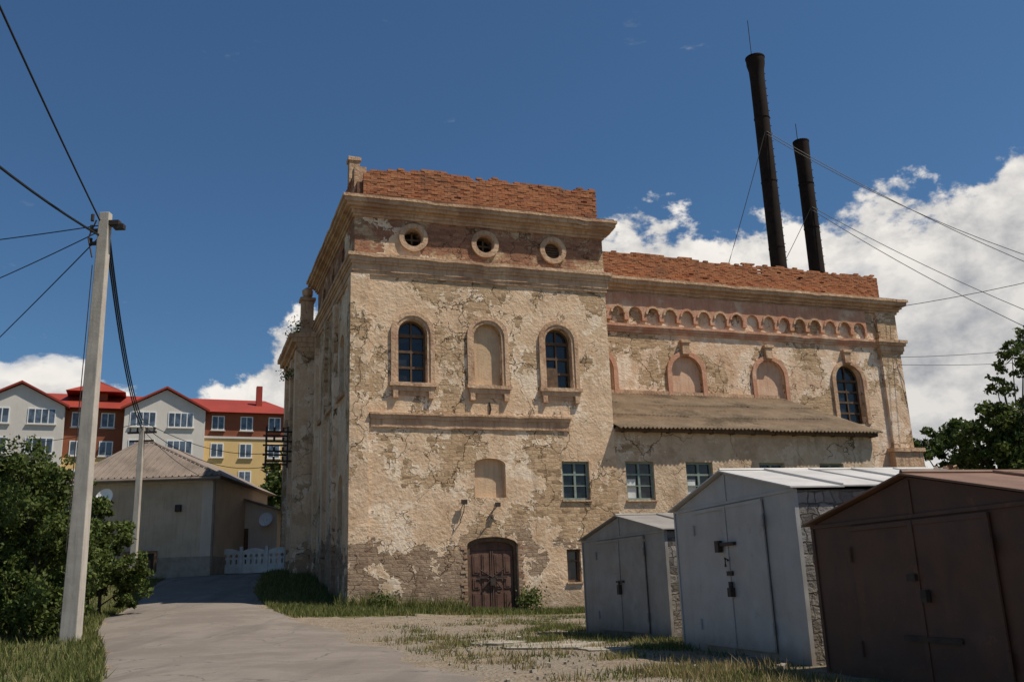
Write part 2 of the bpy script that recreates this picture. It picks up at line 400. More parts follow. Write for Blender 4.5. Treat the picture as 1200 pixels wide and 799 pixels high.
# ------------------------------------------------------------ main building
B=empty('old_masonry_factory_building',O,A0)
W=9.95; DT=9.6; TOP=15.0
WX=[2.13,4.98,7.82]; MX=[2.18,4.98,7.78]
holes=[circ(x,13.69,.34) for x in MX]
holes+=[arch(x,8.17,1.06,2.36) for x in WX]
holes+=[arch(4.94,4.11,1.17,1.4,.22), arch(4.95,.12,1.86,2.62,.28), rect(7.73,8.83,4.01,5.43), rect(7.76,8.3,1.1,2.25)]
plate('tower_front_wall',rect(0,W,-1,TOP),holes,0,.5,MAT['wall'],B)
sh=[arch(x,8.17,1.06,2.36) for x in (2.6,5.1,7.6)]+[circ(x,13.69,.34) for x in (2.6,5.1,7.6)]+[arch(x,3,1.06,2.2) for x in (2.6,7.6)]
plate('tower_side_wall',rect(.5,DT,-1,TOP),sh,0,.5,MAT['wall'],B,side=True)
MB().box(W-.5,W,.5,DT,-1,TOP).build('tower_right_wall',MAT['wall'],B)
MB().box(.52,W-.52,.52,DT-.01,-.9,TOP-.05).build('tower_core',MAT['dark'],B)
plate('niche_back',arch(4.98,8.1,1.2,2.5),[],.2,.3,MAT['niche'],B)
plate('niche_back',arch(4.94,4.0,1.3,1.6,.22),[],.22,.3,MAT['niche'],B)
for x in MX:
    plate('round_window_rim',circ(x,13.69,.55,28),[circ(x,13.69,.37,28)],-.10,.02,MAT['trim'],B,rough=.015)
    plate('round_window_inner_rim',circ(x,13.69,.44,28),[circ(x,13.69,.335,28)],-.05,.12,MAT['trim'],B)
plate('round_window_grate',circ(7.78,13.69,.34,20),[rect(7.5,8.06,13.69+.05*k,13.72+.05*k) for k in (-3,-1,1,3)],.15,.18,MAT['wood'],B)
mb=MB(); mb.box(1.86,2.5,.22,.26,13.66,13.72); mb.box(2.15,2.21,.22,.26,13.4,14.0); mb.box(4.66,5.3,.22,.26,13.66,13.72); mb.box(4.95,5.01,.22,.26,13.4,14.0); mb.build('round_window_bars',MAT['wood'],B)
def ring(cx,z0,wo,ho,wi,hi,d0,d1,mat,name,rough=.012):
    o=arch(cx,z0,wo,ho); ii=arch(cx,z0,wi,hi)
    def dens(a,b,n=8): return [(a[0]+(b[0]-a[0])*k/n,a[1]+(b[1]-a[1])*k/n) for k in range(1,n)]
    L_=list(reversed(o[2:]))
    pts=[o[0]]+dens(o[0],L_[0])+L_+dens(L_[-1],o[1])+[o[1]]
    J=ii[2:]
    inn=[ii[1]]+dens(ii[1],J[0])+J+dens(J[-1],ii[0])+[ii[0]]
    return plate(name,pts+inn,[],d0,d1,mat,B,rough=rough)
for i,x in enumerate(WX):
    ring(x,8.17,1.60,2.65,1.30,2.49,-.08,.012,MAT['trim'],'window_surround')
    ring(x,8.17,1.30,2.488,1.075,2.37,-.04,0.02,MAT['trim'],'window_surround_inner',.004)
    MB().box(x-.86,x+.86,-.18,.1,8.03,8.165).build('window_sill',MAT['trim'],B,rough=.014,seg=.12,chip=.03)
    mb=MB(); mb.box(x-.78,x+.78,-.12,0.01,7.86,8.035); mb.box(x-.74,x-.56,-.14,0.01,7.6,7.865); mb.box(x+.56,x+.74,-.14,0.01,7.6,7.865); mb.box(x-.5,x+.5,-.05,0.01,7.70,7.865)
    mb.build('sill_bracket',MAT['trim'],B,rough=.012,seg=.12)
def arched_window(cx,z0,w,h,d,parent,mat,rows=3,fr=.07):
    r=w/2; zs=z0+h-r; o=arch(cx,z0,w,h); hs=[]
    hh=(zs-z0-fr)/rows
    for side in (-1,1):
        xa,xb=(cx-r+fr,cx-.03) if side<0 else (cx+.03,cx+r-fr)
        for i in range(rows): hs.append(rect(xa,xb,z0+fr+i*hh,z0+i*hh+hh-.02))
        ri=r-fr; pts=[]
        a0=math.acos(.03/ri)
        for j in range(9):
            a=a0*(j/8) ; pts.append((cx+side*ri*math.cos(a),zs+.03+ (ri-.03)*math.sin(a)))
        pts.append((cx+side*.03,zs+.03)); hs.append(pts)
    plate('window_frame',o,hs,d,d+.07,mat,parent)
    plate('window_glass',arch(cx,z0,w-.02,h-.01),[],d+.08,d+.1,MAT['glass'],parent)
for x in (WX[0],WX[2]): arched_window(x,8.17,1.06,2.36,.25,B,MAT['wood'])
MB().box(7.35,7.80,.20,.24,8.25,9.0).build('loose_board',MAT['wood'],B)
for x in (2.6,5.1,7.6):
    plate('side_window_glass',arch(x,8.17,1.1,2.4),[],.25,.28,MAT['glass'],B,side=True)
    MB().box(-.12,0,x-.8,x+.8,8.0,8.165).build('side_sill',MAT['trim'],B)
for x in (2.6,7.6): plate('side_window_glass',arch(x,3,1.1,2.2),[],.25,.28,MAT['glass'],B,side=True)
mb=MB()
for a in (0.02,3.6,6.2,8.9): mb.box(-.14,0.01,a,a+.6,-.9,12.1)
mb.build('side_pilasters',MAT['wall'],B,rough=.012,seg=.3)
MB().box(-.137,.55,-.06,0.01,-.9,12.15).build('corner_pilaster',MAT['wall'],B,rough=.015,seg=.25)
def slabs(name,s0,s1,d0,d1,prof,mat,**k):
    mb=MB()
    for z0,z1,p in prof: mb.box(s0-p,s1+p,d0-p,d1+p,z0,z1)
    return mb.build(name,mat,B,**k)
slabs('frieze_moulding',0,W,0,DT,[(12.12,12.262,.06),(12.26,12.502,.10),(12.50,12.602,.15),(12.60,12.762,.20),(12.76,12.88,.26)],MAT['trim'],rough=.014,seg=.28,chip=.05)
slabs('cornice',0,W,0,DT,[(14.36,14.462,.07),(14.46,14.582,.13),(14.58,14.662,.20),(14.66,14.782,.34),(14.78,14.932,.44),(14.93,15.03,.50)],MAT['trim'],rough=.016,seg=.28,chip=.06)
slabs('cornice_brick_cap',0,W,0,DT,[(14.95,15.10,.40)],MAT['mortar'],rough=.02,seg=.28)
mb=MB(); mb.box(.58,8.15,-.10,0.01,6.86,7.0); mb.box(.56,8.18,-.16,0.01,6.99,7.06); mb.box(.62,8.1,-.06,0.01,6.55,6.62); mb.box(.62,8.1,-.04,0.01,6.61,6.87)
mb.build('string_course',MAT['trim'],B,rough=.014,seg=.2,chip=.04)
mb=MB(); bricks(mb,.32,W-.1,.05,15.08,16.56,seed=1,endstep=.3,ragged=.24); bricks(mb,.3,5.0,.02,15.08,16.3,'y',seed=2)
bricks(mb,.3,W-.1,4.9,15.08,16.3,seed=3)
mb.build('tower_brick_parapet',MAT['brick'],B)
mb=MB(); mb.box(.36,W-.14,.1,.42,15.05,15.98); mb.box(.1,.36,.14,5,15.05,15.8); mb.box(W-.5,W-.14,.42,5,15.05,15.9)
for k in range(26):
    x=.5+k*.36; t=16.15+.15*mnoise.noise(Vector((x*.9,1,1))); mb.box(x,x+.34,.19,.42,15.9,t)
mb.build('parapet_core',MAT['mortar'],B)
mb=MB(); mb.box(.05,.45,1.6,2.0,15.05,17.35); mb.box(.0,.5,1.55,2.05,17.35,17.5); mb.box(.02,.48,.3,.8,15.05,16.5)
mb.build('parapet_post',MAT['trim'],B,rough=.02,seg=.15)
def casement(cx,z0,w,h,d,parent,cols=2,mat='teal'):
    hs=[]; fr=.085; cw=(w-fr)/cols
    for c in range(cols):
        xa=cx-w/2+fr+c*cw; xb=xa+cw-fr
        if cols==1: hs.append(rect(xa,xb,z0+fr,z0+h*.62)); hs.append(rect(xa,xb,z0+h*.62+.06,z0+h-fr))
        else:
            hs.append(rect(xa,xb,z0+fr,z0+h*.36)); hs.append(rect(xa,xb,z0+h*.36+.035,z0+h*.64)); hs.append(rect(xa,xb,z0+h*.64+.07,z0+h-fr))
    plate('casement_frame',rect(cx-w/2,cx+w/2,z0,z0+h),hs,d,d+.07,MAT[mat],parent)
    MB().box(cx-w/2+.01,cx+w/2-.01,d+.08,d+.1,z0+.01,z0+h-.01).build('casement_glass',MAT['glass'],parent)
    if cx>10: MB().box(cx-w*.40,cx-w*.1,d+.072,d+.078,z0+.08,z0+h*.55).build('net_curtain',MAT['whitewash'],parent)
    MB().box(cx-w/2-.05,cx+w/2+.05,-.07,.08,z0-.06,z0-.002).build('casement_sill',MAT['trim'],parent)
casement(8.28,4.01,1.1,1.42,.12,B,2)
casement(8.03,1.1,.54,1.15,.15,B,1,'wood')
# door
plate('door_frame',arch(4.95,.12,1.86,2.62,.28),[arch(4.95,.125,1.62,2.46,.24)],.10,.26,MAT['wood'],B)
plate('door_transom_panel',rect(4.1,5.8,2.28,2.7),[],.22,.27,MAT['door'],B)
mb=MB()
for sgn,ox in ((-1,4.95-.80),(1,4.96)):
    x0=ox; x1=ox+.79
    mb.box(x0,x1,.18,.22,.14,2.27)
    for z0,z1 in ((.25,.85),(.97,1.35),(1.47,2.15)):
        for xa,xb in ((x0+.09,x0+.36),(x0+.43,x0+.70)):
            mb.box(xa,xb,.155,.18,z0,z1)
            mb.box(xa+.06,xb-.06,.14,.155,z0+.06,z1-.06)
    mb.box(x1-.05 if sgn<0 else x0-.0,x1 if sgn<0 else x0+.05,.15,.178,.16,2.25)
mb.build('double_door',MAT['door'],B,.008)
mb=MB(); mb.box(4.4,5.5,.10,.125,1.33,1.39); mb.box(4.86,5.06,.07,.13,1.08,1.32); mb.tube([(4.5,.11,1.62),(4.95,.09,1.36),(5.4,.11,1.66)],.022); mb.tube([(4.6,.11,1.0),(4.95,.09,1.36),(5.3,.11,.95)],.02)
mb.build('door_lock_bar',MAT['iron'],B)
mb=MB()
rr=random.Random(3)
for side in (-1,1):
    z=.12; k=0
    while z<2.5:
        w=.10 if k%2 else .2; w+=rr.uniform(-.05,.05)
        if rr.random()<.85:
            xa=4.95+side*.94; xb=xa+side*w
            mb.box(min(xa,xb),max(xa,xb),-.018-rr.random()*.012,0.004,z,z+.085)
        z+=.1; k+=1
mb.build('door_brick_quoins',MAT['rubble'],B)
MB().box(3.9,6.0,-.35,.0,-.2,.1).build('door_step',MAT['slab'],B,.02)
mb=MB(); mb.tube([(3.95,0,3.95),(3.9,-.2,3.95),(3.85,-.25,3.6)],.022,6); mb.tube([(5.1,0,3.9),(5.15,-.22,3.85),(4.85,-.25,3.55)],.022,6)
mb.box(3.8,4.0,-.22,-.12,3.87,4.02); mb.box(5.05,5.22,-.24,-.14,3.77,3.92); mb.tube([(3.85,-.25,3.6),(3.75,-.1,3.3),(3.8,0,3.25)],.015,5)
mb.tube([(4.85,-.25,3.55),(4.7,-.12,3.3)],.015,5)
mb.build('wall_bracket',MAT['iron'],B)
mb=MB(); mb.tube([(4.98,-.02,7.55),(5.02,-.05,7.3),(4.97,-.03,7.1)],.03,5); mb.build('wall_hook',MAT['iron'],B)
# --- side rear block
MB().box(-.75,3,DT+.01,DT+5,-1,12.2).build('side_block_wall',MAT['wall'],B)
mb=MB()
for a in (DT+.1,DT+2.1,DT+4.2): mb.box(-.93,-.74,a,a+.6,-.9,11.7)
mb.build('side_block_pilasters',MAT['wall'],B,rough=.012,seg=.3)
mb=MB()
for z0,z1,p in [(11.6,11.802,.1),(11.8,12.002,.2),(12.0,12.252,.38),(12.25,12.45,.5)]: mb.box(-.75-p,3,DT+.01-p*.4,DT+5+p,z0,z1)
mb.build('side_block_cornice',MAT['trim'],B,rough=.02,seg=.3,chip=.06)
mb=MB(); mb.box(-.7,-.15,DT+.3,DT+.8,12.45,14.1); mb.box(-.78,-.07,DT+.22,DT+.88,14.1,14.25); mb.box(-.65,-.2,DT+3.9,DT+4.4,12.45,13.6)
mb.tube([(-.42,DT+.55,14.25),(-.42,DT+.55,14.4),(-.42,DT+.55,14.65),(-.42,DT+.55,14.8)],[.1,.24,.26,.08],10)
mb.build('side_block_pedestals',MAT['trim'],B,.02)
mb=MB()
for z in (6.9,7.35,7.8,8.25):
    mb.tube([(-.75,DT+2,z),(-2.0,DT+2,z)],.045,6); mb.tube([(-.75,DT+3.2,z),(-2.0,DT+3.2,z)],.045,6)
    for x in (-1.2,-1.6,-1.95): mb.tube([(x,DT+2,z),(x,DT+2,z+.2)],.05,6)
for x in (-1.0,-1.95): mb.tube([(x,DT+2,6.6),(x,DT+2,8.5)],.04,6)
mb.build('insulator_rack',MAT['iron'],B)
# --- wing
WD=6.2; WE=30.0; WA=[12.3,17.0,21.7]
hol=[arch(x,8.33,1.62,3.05) for x in WA]+[arch(26.45,8.33,1.5,3.05)]
plate('wing_front_wall',rect(W,WE,-1,TOP),hol,WD,WD+.5,MAT['wing'],B)
for x in WA: plate('blind_arch_back',arch(x,8.2,1.8,3.3),[],WD+.14,WD+.2,MAT['blind'],B)
MB().box(WE-.5,WE,WD+.5,18,-1,TOP).build('wing_end_wall',MAT['wing'],B)
MB().box(W-.2,WE-.52,WD+.52,17.9,-1,TOP-.03).build('wing_core',MAT['dark'],B)
MB().box(3,WE-.6,17.9,18.3,-1,TOP).build('wing_back_wall',MAT['wing'],B)
for x in WA+[26.45]:
    ring(x,8.33,2.10,3.29,1.66,3.07,WD-.10,WD+.01,MAT['trim'] if x>25 else MAT['trimpink'],'wing_arch_surround',.015)
    MB().box(x-.2,x+.2,WD-.2,WD,11.45,12.1).build('keystone',MAT['trim'],B,.02)
    MB().box(x-.27,x+.27,WD-.25,WD,12.0,12.14).build('keystone_cap',MAT['trim'],B,.02)
arched_window(26.45,8.33,1.5,3.05,WD+.25,B,MAT['wood'],4,.08)
mb=MB()
for z0,z1,p in [(14.30,14.422,.10),(14.42,14.552,.18),(14.55,14.702,.30),(14.70,14.882,.48),(14.88,15.02,.56)]: mb.box(W-.03,WE+p,WD-p,18+p,z0,z1)
mb.build('wing_cornice',MAT['trim'],B,rough=.018,seg=.35,chip=.06)
mb=MB()
for z0,z1,p in [(12.42,12.552,.07),(12.55,12.682,.13),(12.68,12.80,.18)]: mb.box(W+.0,28.6,WD-p,WD+.01,z0,z1)
mb.build('wing_moulding',MAT['trimpink'],B,rough=.016,seg=.25,chip=.04)
x=W+.3; pitch=.93; n=19; bot=13.0; z1=14.30
xe=x+pitch*n
base=[]
for k in range(n):
    cx=x+pitch*(k+.5); r=pitch*.5-.12
    base+= [(cx-r-.12+.001,bot),(cx-r,bot)]
    for j in range(9):
        a=math.pi*(1-j/8); base.append((cx+r*math.cos(a),13.32+r*math.sin(a)))
    base+= [(cx+r,bot),(cx+r+.119,bot)]
plate('corbel_arcade',base+[(xe,z1),(x,z1)],[],WD-.16,WD,MAT['trimpink'],B)
for k in range(n):
    cx=x+pitch*(k+.5); r=pitch*.5-.07
    pts=[(cx+r*math.cos(math.pi*(1-j/8)),13.33+r*math.sin(math.pi*(1-j/8))) for j in range(9)]
    inn=[(cx+(r-.1)*math.cos(math.pi*j/8),13.33+(r-.1)*math.sin(math.pi*j/8)) for j in range(9)]
    if k%7!=4: plate('arcade_archivolt',pts+inn,[],WD-.22,WD-.16,MAT['trimpink'] if k%3==1 else MAT['trim'],B,rough=.015)
MB().box(28.65,29.9,WD-.16,WD,-.9,14.29).build('wing_pilaster',MAT['wing'],B)
mb=MB(); 
for z0,z1,p in [(12.1,12.222,.05),(12.22,12.502,.1),(12.50,12.652,.18),(12.65,12.8,.26)]: mb.box(28.65-p,30+p,WD-.16-p,WD+2,z0,z1)
mb.build('pilaster_capital',MAT['trim'],B,rough=.014,seg=.25)
mb=MB(); mb.box(28.4,30.2,WD-.4,WD,-.9,6.9); mb.box(28.3,30.3,WD-.5,WD,6.9,7.1)
mb.build('pilaster_base',MAT['trim'],B,rough=.02,seg=.3)
mb=MB(); bricks(mb,W+.02,29.2,WD+.0,15.0,16.50,ragged=.28,seed=7); bricks(mb,WD+.2,12,29.1,15.0,16.4,'y',ragged=.4,seed=8)
mb.build('wing_brick_parapet',MAT['brick'],B)
mb=MB(); mb.box(W+.0,29.08,WD+.06,WD+.4,14.9,15.92)
for k in range(52):
    x=W+.1+k*.36; t=16.06+.15*mnoise.noise(Vector((x*.9,7,1))); mb.box(x,x+.34,WD+.15,WD+.4,15.85,t)
mb.build('wing_parapet_core',MAT['mortar'],B)
MB().box(W-.1,28.9,WD+.45,17.8,15.025,15.1).build('wing_flat_roof',MAT['slab'],B)
# --- annex
AE=22.0
AW=(10.95,13.55,16.9,19.8)
plate('annex_wall',rect(W+.005,AE,-1,6.72),[rect(c-.6,c+.6,4.0,5.46) for c in AW],.02,.45,MAT['annex'],B)
MB().box(AE-.4,AE,.45,WD-.01,-1,6.72).poly([(AE,.03,6.72),(AE,WD-.01,6.72),(AE,WD-.01,9.4)]).build('annex_end_wall',MAT['annex'],B)
MB().box(W+.05,AE-.42,.47,WD-.02,-1,6.65).build('annex_core',MAT['dark'],B)
for c in AW: casement(c,4.0,1.2,1.46,.14,B,2)
MB().box(W+.05,AE+.15,-.25,-.05,6.58,6.74).build('annex_eave_board',MAT['wood'],B)
mb=MB()
for k in range(13): mb.box(W+.3+k*.97,W+.42+k*.97,-.3,.2,6.55,6.66)
mb.build('annex_rafter_ends',MAT['wood'],B)
vv=[];ff=[]
rows=[(0,.36),(.32,.70),(.66,1.0)]
e0=(-.42,6.66); e1=(WD-.0,9.46)
for ri,(ta,tb) in enumerate(rows):
    xw=np.arange(W+.03,AE+.35,.03)
    base=len(vv); nrow=3
    for q in range(nrow):
        t=ta+(tb-ta)*q/(nrow-1)
        for x in xw:
            sheet=int((x-W)/1.1)
            rj=((sheet*37+ri*91)%17)/17.-.5
            lift=.055-.035*q/(nrow-1)+rj*.03
            edge=(rj*.12 if q==0 else 0)
            tt=t+edge*.15
            d=e0[0]+(e1[0]-e0[0])*tt; z=e0[1]+(e1[1]-e0[1])*tt-.08*math.sin(math.pi*tt)*(.5+.5*math.sin(x*.5))
            vv.append((x,d,z+.04*math.sin(x*2*math.pi/.18)+lift))
    nw=len(xw)
    for q in range(nrow-1):
        for i in range(nw-1): a=base+q*nw+i; ff.append((a,a+1,a+nw+1,a+nw))
me=bpy.data.meshes.new('annex_corrugated_roof'); me.from_pydata(vv,[],ff); me.polygons.foreach_set('use_smooth',[True]*len(me.polygons))
o=link('annex_corrugated_roof',me,MAT['slate'],B); so=o.modifiers.new('s','SOLIDIFY'); so.thickness=.012
MB().box(W+.03,AE+.1,WD-.08,WD-.002,9.42,9.62).build('roof_flashing',MAT['trim'],B,rough=.015,seg=.3)

# ------------------------------------------------------------ smokestacks
def stack(x,y,ztop,r,flare):
    e=empty('smokestack',(x,y,15.1))
    h=ztop-15.1
    pts=[(0,0,-.1),(0,0,h*.5),(0,0,h-1.6),(0,0,h-.9),(0,0,h-.5),(0,0,h)]
    rad=[r*.98,r*.95,r*.93,r*.97,r*(1.16 if flare else 1.0),r*(1.2 if flare else 1.03)]
    mb=MB(); mb.tube(pts,rad,24,cap=False); mb.build('flue',MAT['black'],e,smooth=True)
    mb=MB()
    for f in (.25,.5,.75): mb.tube([(0,0,h*f),(0,0,h*f+.05)],r*1.0,24)
    mb.tube([(0,0,h-.08),(0,0,h)],r*(1.25 if flare else 1.06),24)
    mb.build('flange_rings',MAT['black'],e)
    mb=MB(); mb.tube([(-r*.4,0,h-.5),(-r*.4,0,h+2.6 if flare else h+1.2)],.022,5)
    z=.4
    while z<h-1: mb.box(r*.92,r*1.12,-.03,.03,z,z+.03); z+=.5
    mb.build('rungs_and_lightning_rod',MAT['iron'],e)
    return e
stack(15.45,50,31.6,.47,True)
stack(17.95,51,26.4,.46,False)

# ------------------------------------------------------------ wires
def wire(mb,a,b,sag,r=.02,n=14):
    a=Vector(a);b=Vector(b); pts=[]
    for i in range(n+1):
        t=i/n; p=a.lerp(b,t); p.z-=sag*4*t*(1-t); pts.append(p)
    mb.tube(pts,r,5,cap=False)
PX,PY=-10.26,21.8
mb=MB()
wire(mb,(PX-.1,PY-.1,10.4),(-6.3,4.5,11.5),.15,.022)
wire(mb,(PX-.1,PY-.1,10.0),(-9.6,9.0,9.5),.35,.03)
wire(mb,(PX-.1,PY,10.3),(-19.4,23.4,10.3),.1,.014)
wire(mb,(PX-.1,PY,10.15),(-22.9,30.1,10.0),.2,.014)
wire(mb,(PX-.1,PY,10.0),(-28.9,40.4,7.2),.2,.016)
for k in range(3): wire(mb,(PX+.1,PY,10.2-.25*k),(-15.6,38,8.3-.2*k),.7,.022)
wire(mb,(-15.5,38,8.2),(-10.9,43.5,7.6),.6,.015); wire(mb,(-15.5,38,8.0),(-10.9,43.5,7.1),.9,.015)
wire(mb,(-15.5,38,7.8),(-14,41,6.2),.2,.012)
wire(mb,(-15.6,38,8.2),(-40,60,12),.8,.015)
mb.build('power_lines',MAT['cable'])
mb=MB()
wx,wy=toworld(29.6,6.0)
wire(mb,(15.45,49.6,26.5),(33,44,12.5),.8,.02); wire(mb,(15.45,49.6,26.3),(32,42,13.0),1.2,.02)
wire(mb,(15.45,49.6,26.5),(11.5,47,16.5),.1,.02); wire(mb,(17.95,50.6,22),(33,46,11.0),.6,.02)
wire(mb,(17.95,50.6,21.8),(31,44,9.5),.6,.02); wire(mb,(17.95,50.6,22),(14.6,50,16.5),.1,.018)
wire(mb,(wx,wy,14.6),(40,40,18.0),.7,.018); wire(mb,(wx,wy,11.9),(40,44,13.6),.7,.014); wire(mb,(wx,wy,11.5),(40,47,13.0),.7,.014)
mb.build('guy_wires',MAT['cable'])

# ------------------------------------------------------------ utility poles
e=empty('utility_pole',(PX,PY,g(PX,PY)))
def taper(mb,h,wb,wt):
    mb.hexa([(-wb,-wb*.8,-.5),(wb,-wb*.8,-.5),(wb,wb*.8,-.5),(-wb,wb*.8,-.5),(-wt,-wt*.8,h),(wt,-wt*.8,h),(wt,wt*.8,h),(-wt,wt*.8,h)])
mb=MB(); taper(mb,10.45,.20,.13); mb.build('concrete_shaft',MAT['concrete'],e,.02)
mb=MB(); mb.box(.1,.38,-.1,.1,10.1,10.22); mb.box(-.35,-.1,-.05,.05,9.95,10.02); mb.box(-.35,-.1,-.05,.05,9.6,9.67)
for z in (9.6,9.95,10.25): mb.tube([(-.33,0,z),(-.33,0,z+.18)],.045,7)
mb.tube([(-.15,-.16,10.2),(-.3,-.2,9.7),(-.18,-.17,9.2)],.02,5); mb.box(.25,.5,-.08,.08,10.0,10.12)
mb.build('insulator_bracket',MAT['iron'],e)
mb=MB(); mb.tube([(-.16,-.16,9.0),(-.2,-.165,2.0)],.012,5); mb.build('earthing_wire',MAT['iron'],e)
e=empty('utility_pole',(-15.6,38,g(-15.6,38)-.1))
mb=MB(); taper(mb,6.6,.14,.10); mb.build('concrete_shaft',MAT['concrete'],e,.02)
mb=MB(); mb.box(-.6,.6,-.05,.05,6.3,6.38); mb.box(-.5,.5,-.05,.05,5.95,6.02)
for x in (-.5,-.2,.2,.5): mb.tube([(x,0,6.38),(x,0,6.55)],.04,6)
mb.build('crossarm_with_insulators',MAT['iron'],e)

# ------------------------------------------------------------ garages
def sheetmat(name,c1,c2,rust,ramt,rough=.5,scale=1.5,st_amt=.25):
    m,nt,b=newmat(name); v=objc(nt)
    n=noise(nt,v,scale,5,.65); c=mix(nt,ss(nt,n,.35,.65),c1,c2)
    st=noise(nt,mapping(nt,v,(2.2,2.2,.35)),1.8,3,.6)
    c=mix(nt,M(nt,'MULTIPLY',ss(nt,st,.5,.75),st_amt),c,rust)
    n4=noise(nt,v,3.2,7,.78); c=mix(nt,M(nt,'MULTIPLY',ss(nt,n4,.59,.66),ramt),c,rust)
    sz=nd(nt,'ShaderNodeSeparateXYZ',{0:v}).outputs[2]
    c=mix(nt,M(nt,'MULTIPLY',ss(nt,M(nt,'ADD',sz,M(nt,'MULTIPLY',n4,.5)),.2,.55,1,0),.6),c,rust)
    setin(nt,b,'Base Color',c); setin(nt,b,'Roughness',rough); setin(nt,b,'Specular IOR Level',.3)
    h=M(nt,'ADD',noise(nt,v,1.3,1,.5),M(nt,'MULTIPLY',n4,.02)); bump(nt,b,h,.6,.10); return m
GM=sheetmat('grey_painted_sheet',(.40,.385,.36),(.34,.325,.30),(.19,.135,.09),.3,.45,st_amt=.12)
GM1=sheetmat('weathered_grey_sheet',(.29,.27,.24),(.23,.21,.185),(.14,.10,.07),.45,.55,st_amt=.2)
RM=sheetmat('rusty_sheet',(.105,.052,.034),(.075,.040,.028),(.17,.075,.035),.55,.6,st_amt=.2)
RR=sheetmat('rusty_roof_sheet',(.21,.12,.078),(.16,.09,.058),(.10,.05,.03),.5,.65)
GR=sheetmat('galvanised_roof',(.54,.52,.49),(.46,.44,.41),(.27,.20,.14),.3,.5,st_amt=.1)
BS=wallmat('garage_side_block',plaster=(.26,.24,.21),plaster2=(.2,.18,.15),plaster3=(.3,.28,.24),stone=(.30,.275,.24),stone2=(.17,.15,.13),mortar=(.03,.027,.024),reveal=.1,lowz=-5,bw=.2,bh=.16)
def garage(p0,p1,h,hr,dep,mf,mr,ms,lock=1,doorx=(.22,.78)):
    p0=Vector((*p0,0)); p1=Vector((*p1,0)); w=(p1-p0).length; d=(p1-p0).normalized()
    gz=min(g(p0.x,p0.y),g(p1.x,p1.y))
    e=empty('metal_garage',(p0.x,p0.y,gz+.05),math.atan2(d.y,d.x))
    plate('front_gable',[(0,-.15),(w,-.15),(w,h),(w/2,hr),(0,h)],[rect(w*doorx[0],w*doorx[1],.08,h-.08)],0,.04,mf,e)
    mb=MB(); mb.box(0,.04,.04,dep,-.15,h-.02); mb.box(w-.04,w,.04,dep,-.15,h-.02); mb.build('side_walls',ms,e)
    plate('back_wall',[(0,-.15),(w,-.15),(w,h),(w/2,hr),(0,h)],[],dep,dep+.04,mf,e)
    xa,xb=w*doorx[0],w*doorx[1]; xm=(xa+xb)/2; mb=MB()
    mb.box(xa-.03,xm-.006,-.03,-.005,.05,h-.05); mb.box(xm+.006,xb+.03,-.045,-.02,.05,h-.05)
    mb.box(xm-.03,xm+.03,-.06,-.046,.05,h-.05)
    for x0,x1 in ((xa-.03,xm-.03),(xm+.03,xb+.03)):
        mb.box(x0,x1,-.052,-.046,h-.1,h-.05); mb.box(x0,x1,-.052,-.046,.05,.1)
    mb.build('door_leaves',mf,e,.004)
    mb=MB()
    mb.box(.0,w,-.022,0,h-.03,h+.01); mb.box(0,.05,-.02,0,-.1,h-.03); mb.box(w-.05,w,-.02,0,-.1,h-.03); mb.box(w/2-.02,w/2+.02,-.015,0,h+.01,hr-.03)
    mb.box(0.05,w-.05,-.012,0,-.12,-.02)
    mb.build('front_angle_frame',mf,e,.003)
    mb=MB()
    for z in (.35,h-.35):
        mb.tube([(xa-.04,-.05,z-.08),(xa-.04,-.05,z+.08)],.02,7); mb.tube([(xb+.04,-.06,z-.08),(xb+.04,-.06,z+.08)],.02,7)
    mb.build('hinges',mf,e); mb=MB()
    if lock==1:
        mb.box(xm-.12,xm+.2,-.09,-.05,h*.52,h*.52+.04); mb.box(xm-.03,xm+.07,-.12,-.06,h*.4,h*.5); mb.tube([(xm+.02,-.09,h*.5),(xm+.02,-.09,h*.54)],.02,6)
    elif lock==2:
        mb.box(xm-.2,xm+.28,-.1,-.05,h*.70,h*.70+.05); mb.box(xm-.28,xm-.16,-.12,-.05,h*.66,h*.74); mb.tube([(xm+.05,-.08,h*.60),(xm+.05,-.13,h*.62),(xm+.05,-.13,h*.56)],.018,6)
        mb.box(xm+.03,xm+.13,-.13,-.06,h*.36,h*.42); mb.tube([(xm+.08,-.09,h*.42),(xm+.08,-.09,h*.46)],.035,8)
        mb.box(xm-.05,xm+.12,-.075,-.05,h*.5,h*.53)
    else:
        mb.box(xm-.1,xm+.02,-.1,-.05,h*.62,h*.66); mb.box(xm+.08,xm+.16,-.11,-.06,h*.5,h*.57); mb.box(xm-.3,xm+.5,-.07,-.05,h*.28,h*.31)
    mb.build('bolt_and_padlock',MAT['iron'],e)
    oh=.07; t=.02; mb=MB(); sl=(hr-h)/(w/2)
    nsh=5
    for k in range(nsh):
        y0=-oh+(dep+2*oh)*k/nsh-.02; y1=-oh+(dep+2*oh)*(k+1)/nsh+.02; dz=.012*(k%2)
        for sgn in (-1,1):
            xr=w/2; xe_=w/2+sgn*(w/2+oh); ze=h-oh*sl
            mb.hexa([(xr,y0,hr+.02+dz),(xe_,y0,ze+.02+dz),(xe_,y1,ze+.02+dz),(xr,y1,hr+.02+dz),(xr,y0,hr+.02+dz+t),(xe_,y0,ze+.02+dz+t),(xe_,y1,ze+.02+dz+t),(xr,y1,hr+.02+dz+t)])
            mb.tube([(xr,y1-.02,hr+.06),(xe_,y1-.02,ze+.06)],.012,5)
    mb.tube([(w/2,-oh,hr+.05),(w/2,dep+oh,hr+.05)],.025,6)
    mb.build('sheet_roof',mr,e)
    return e
garage((1.42,21.25),(2.72,17.5),1.92,2.31,4.6,GM1,GM1,BS,1)
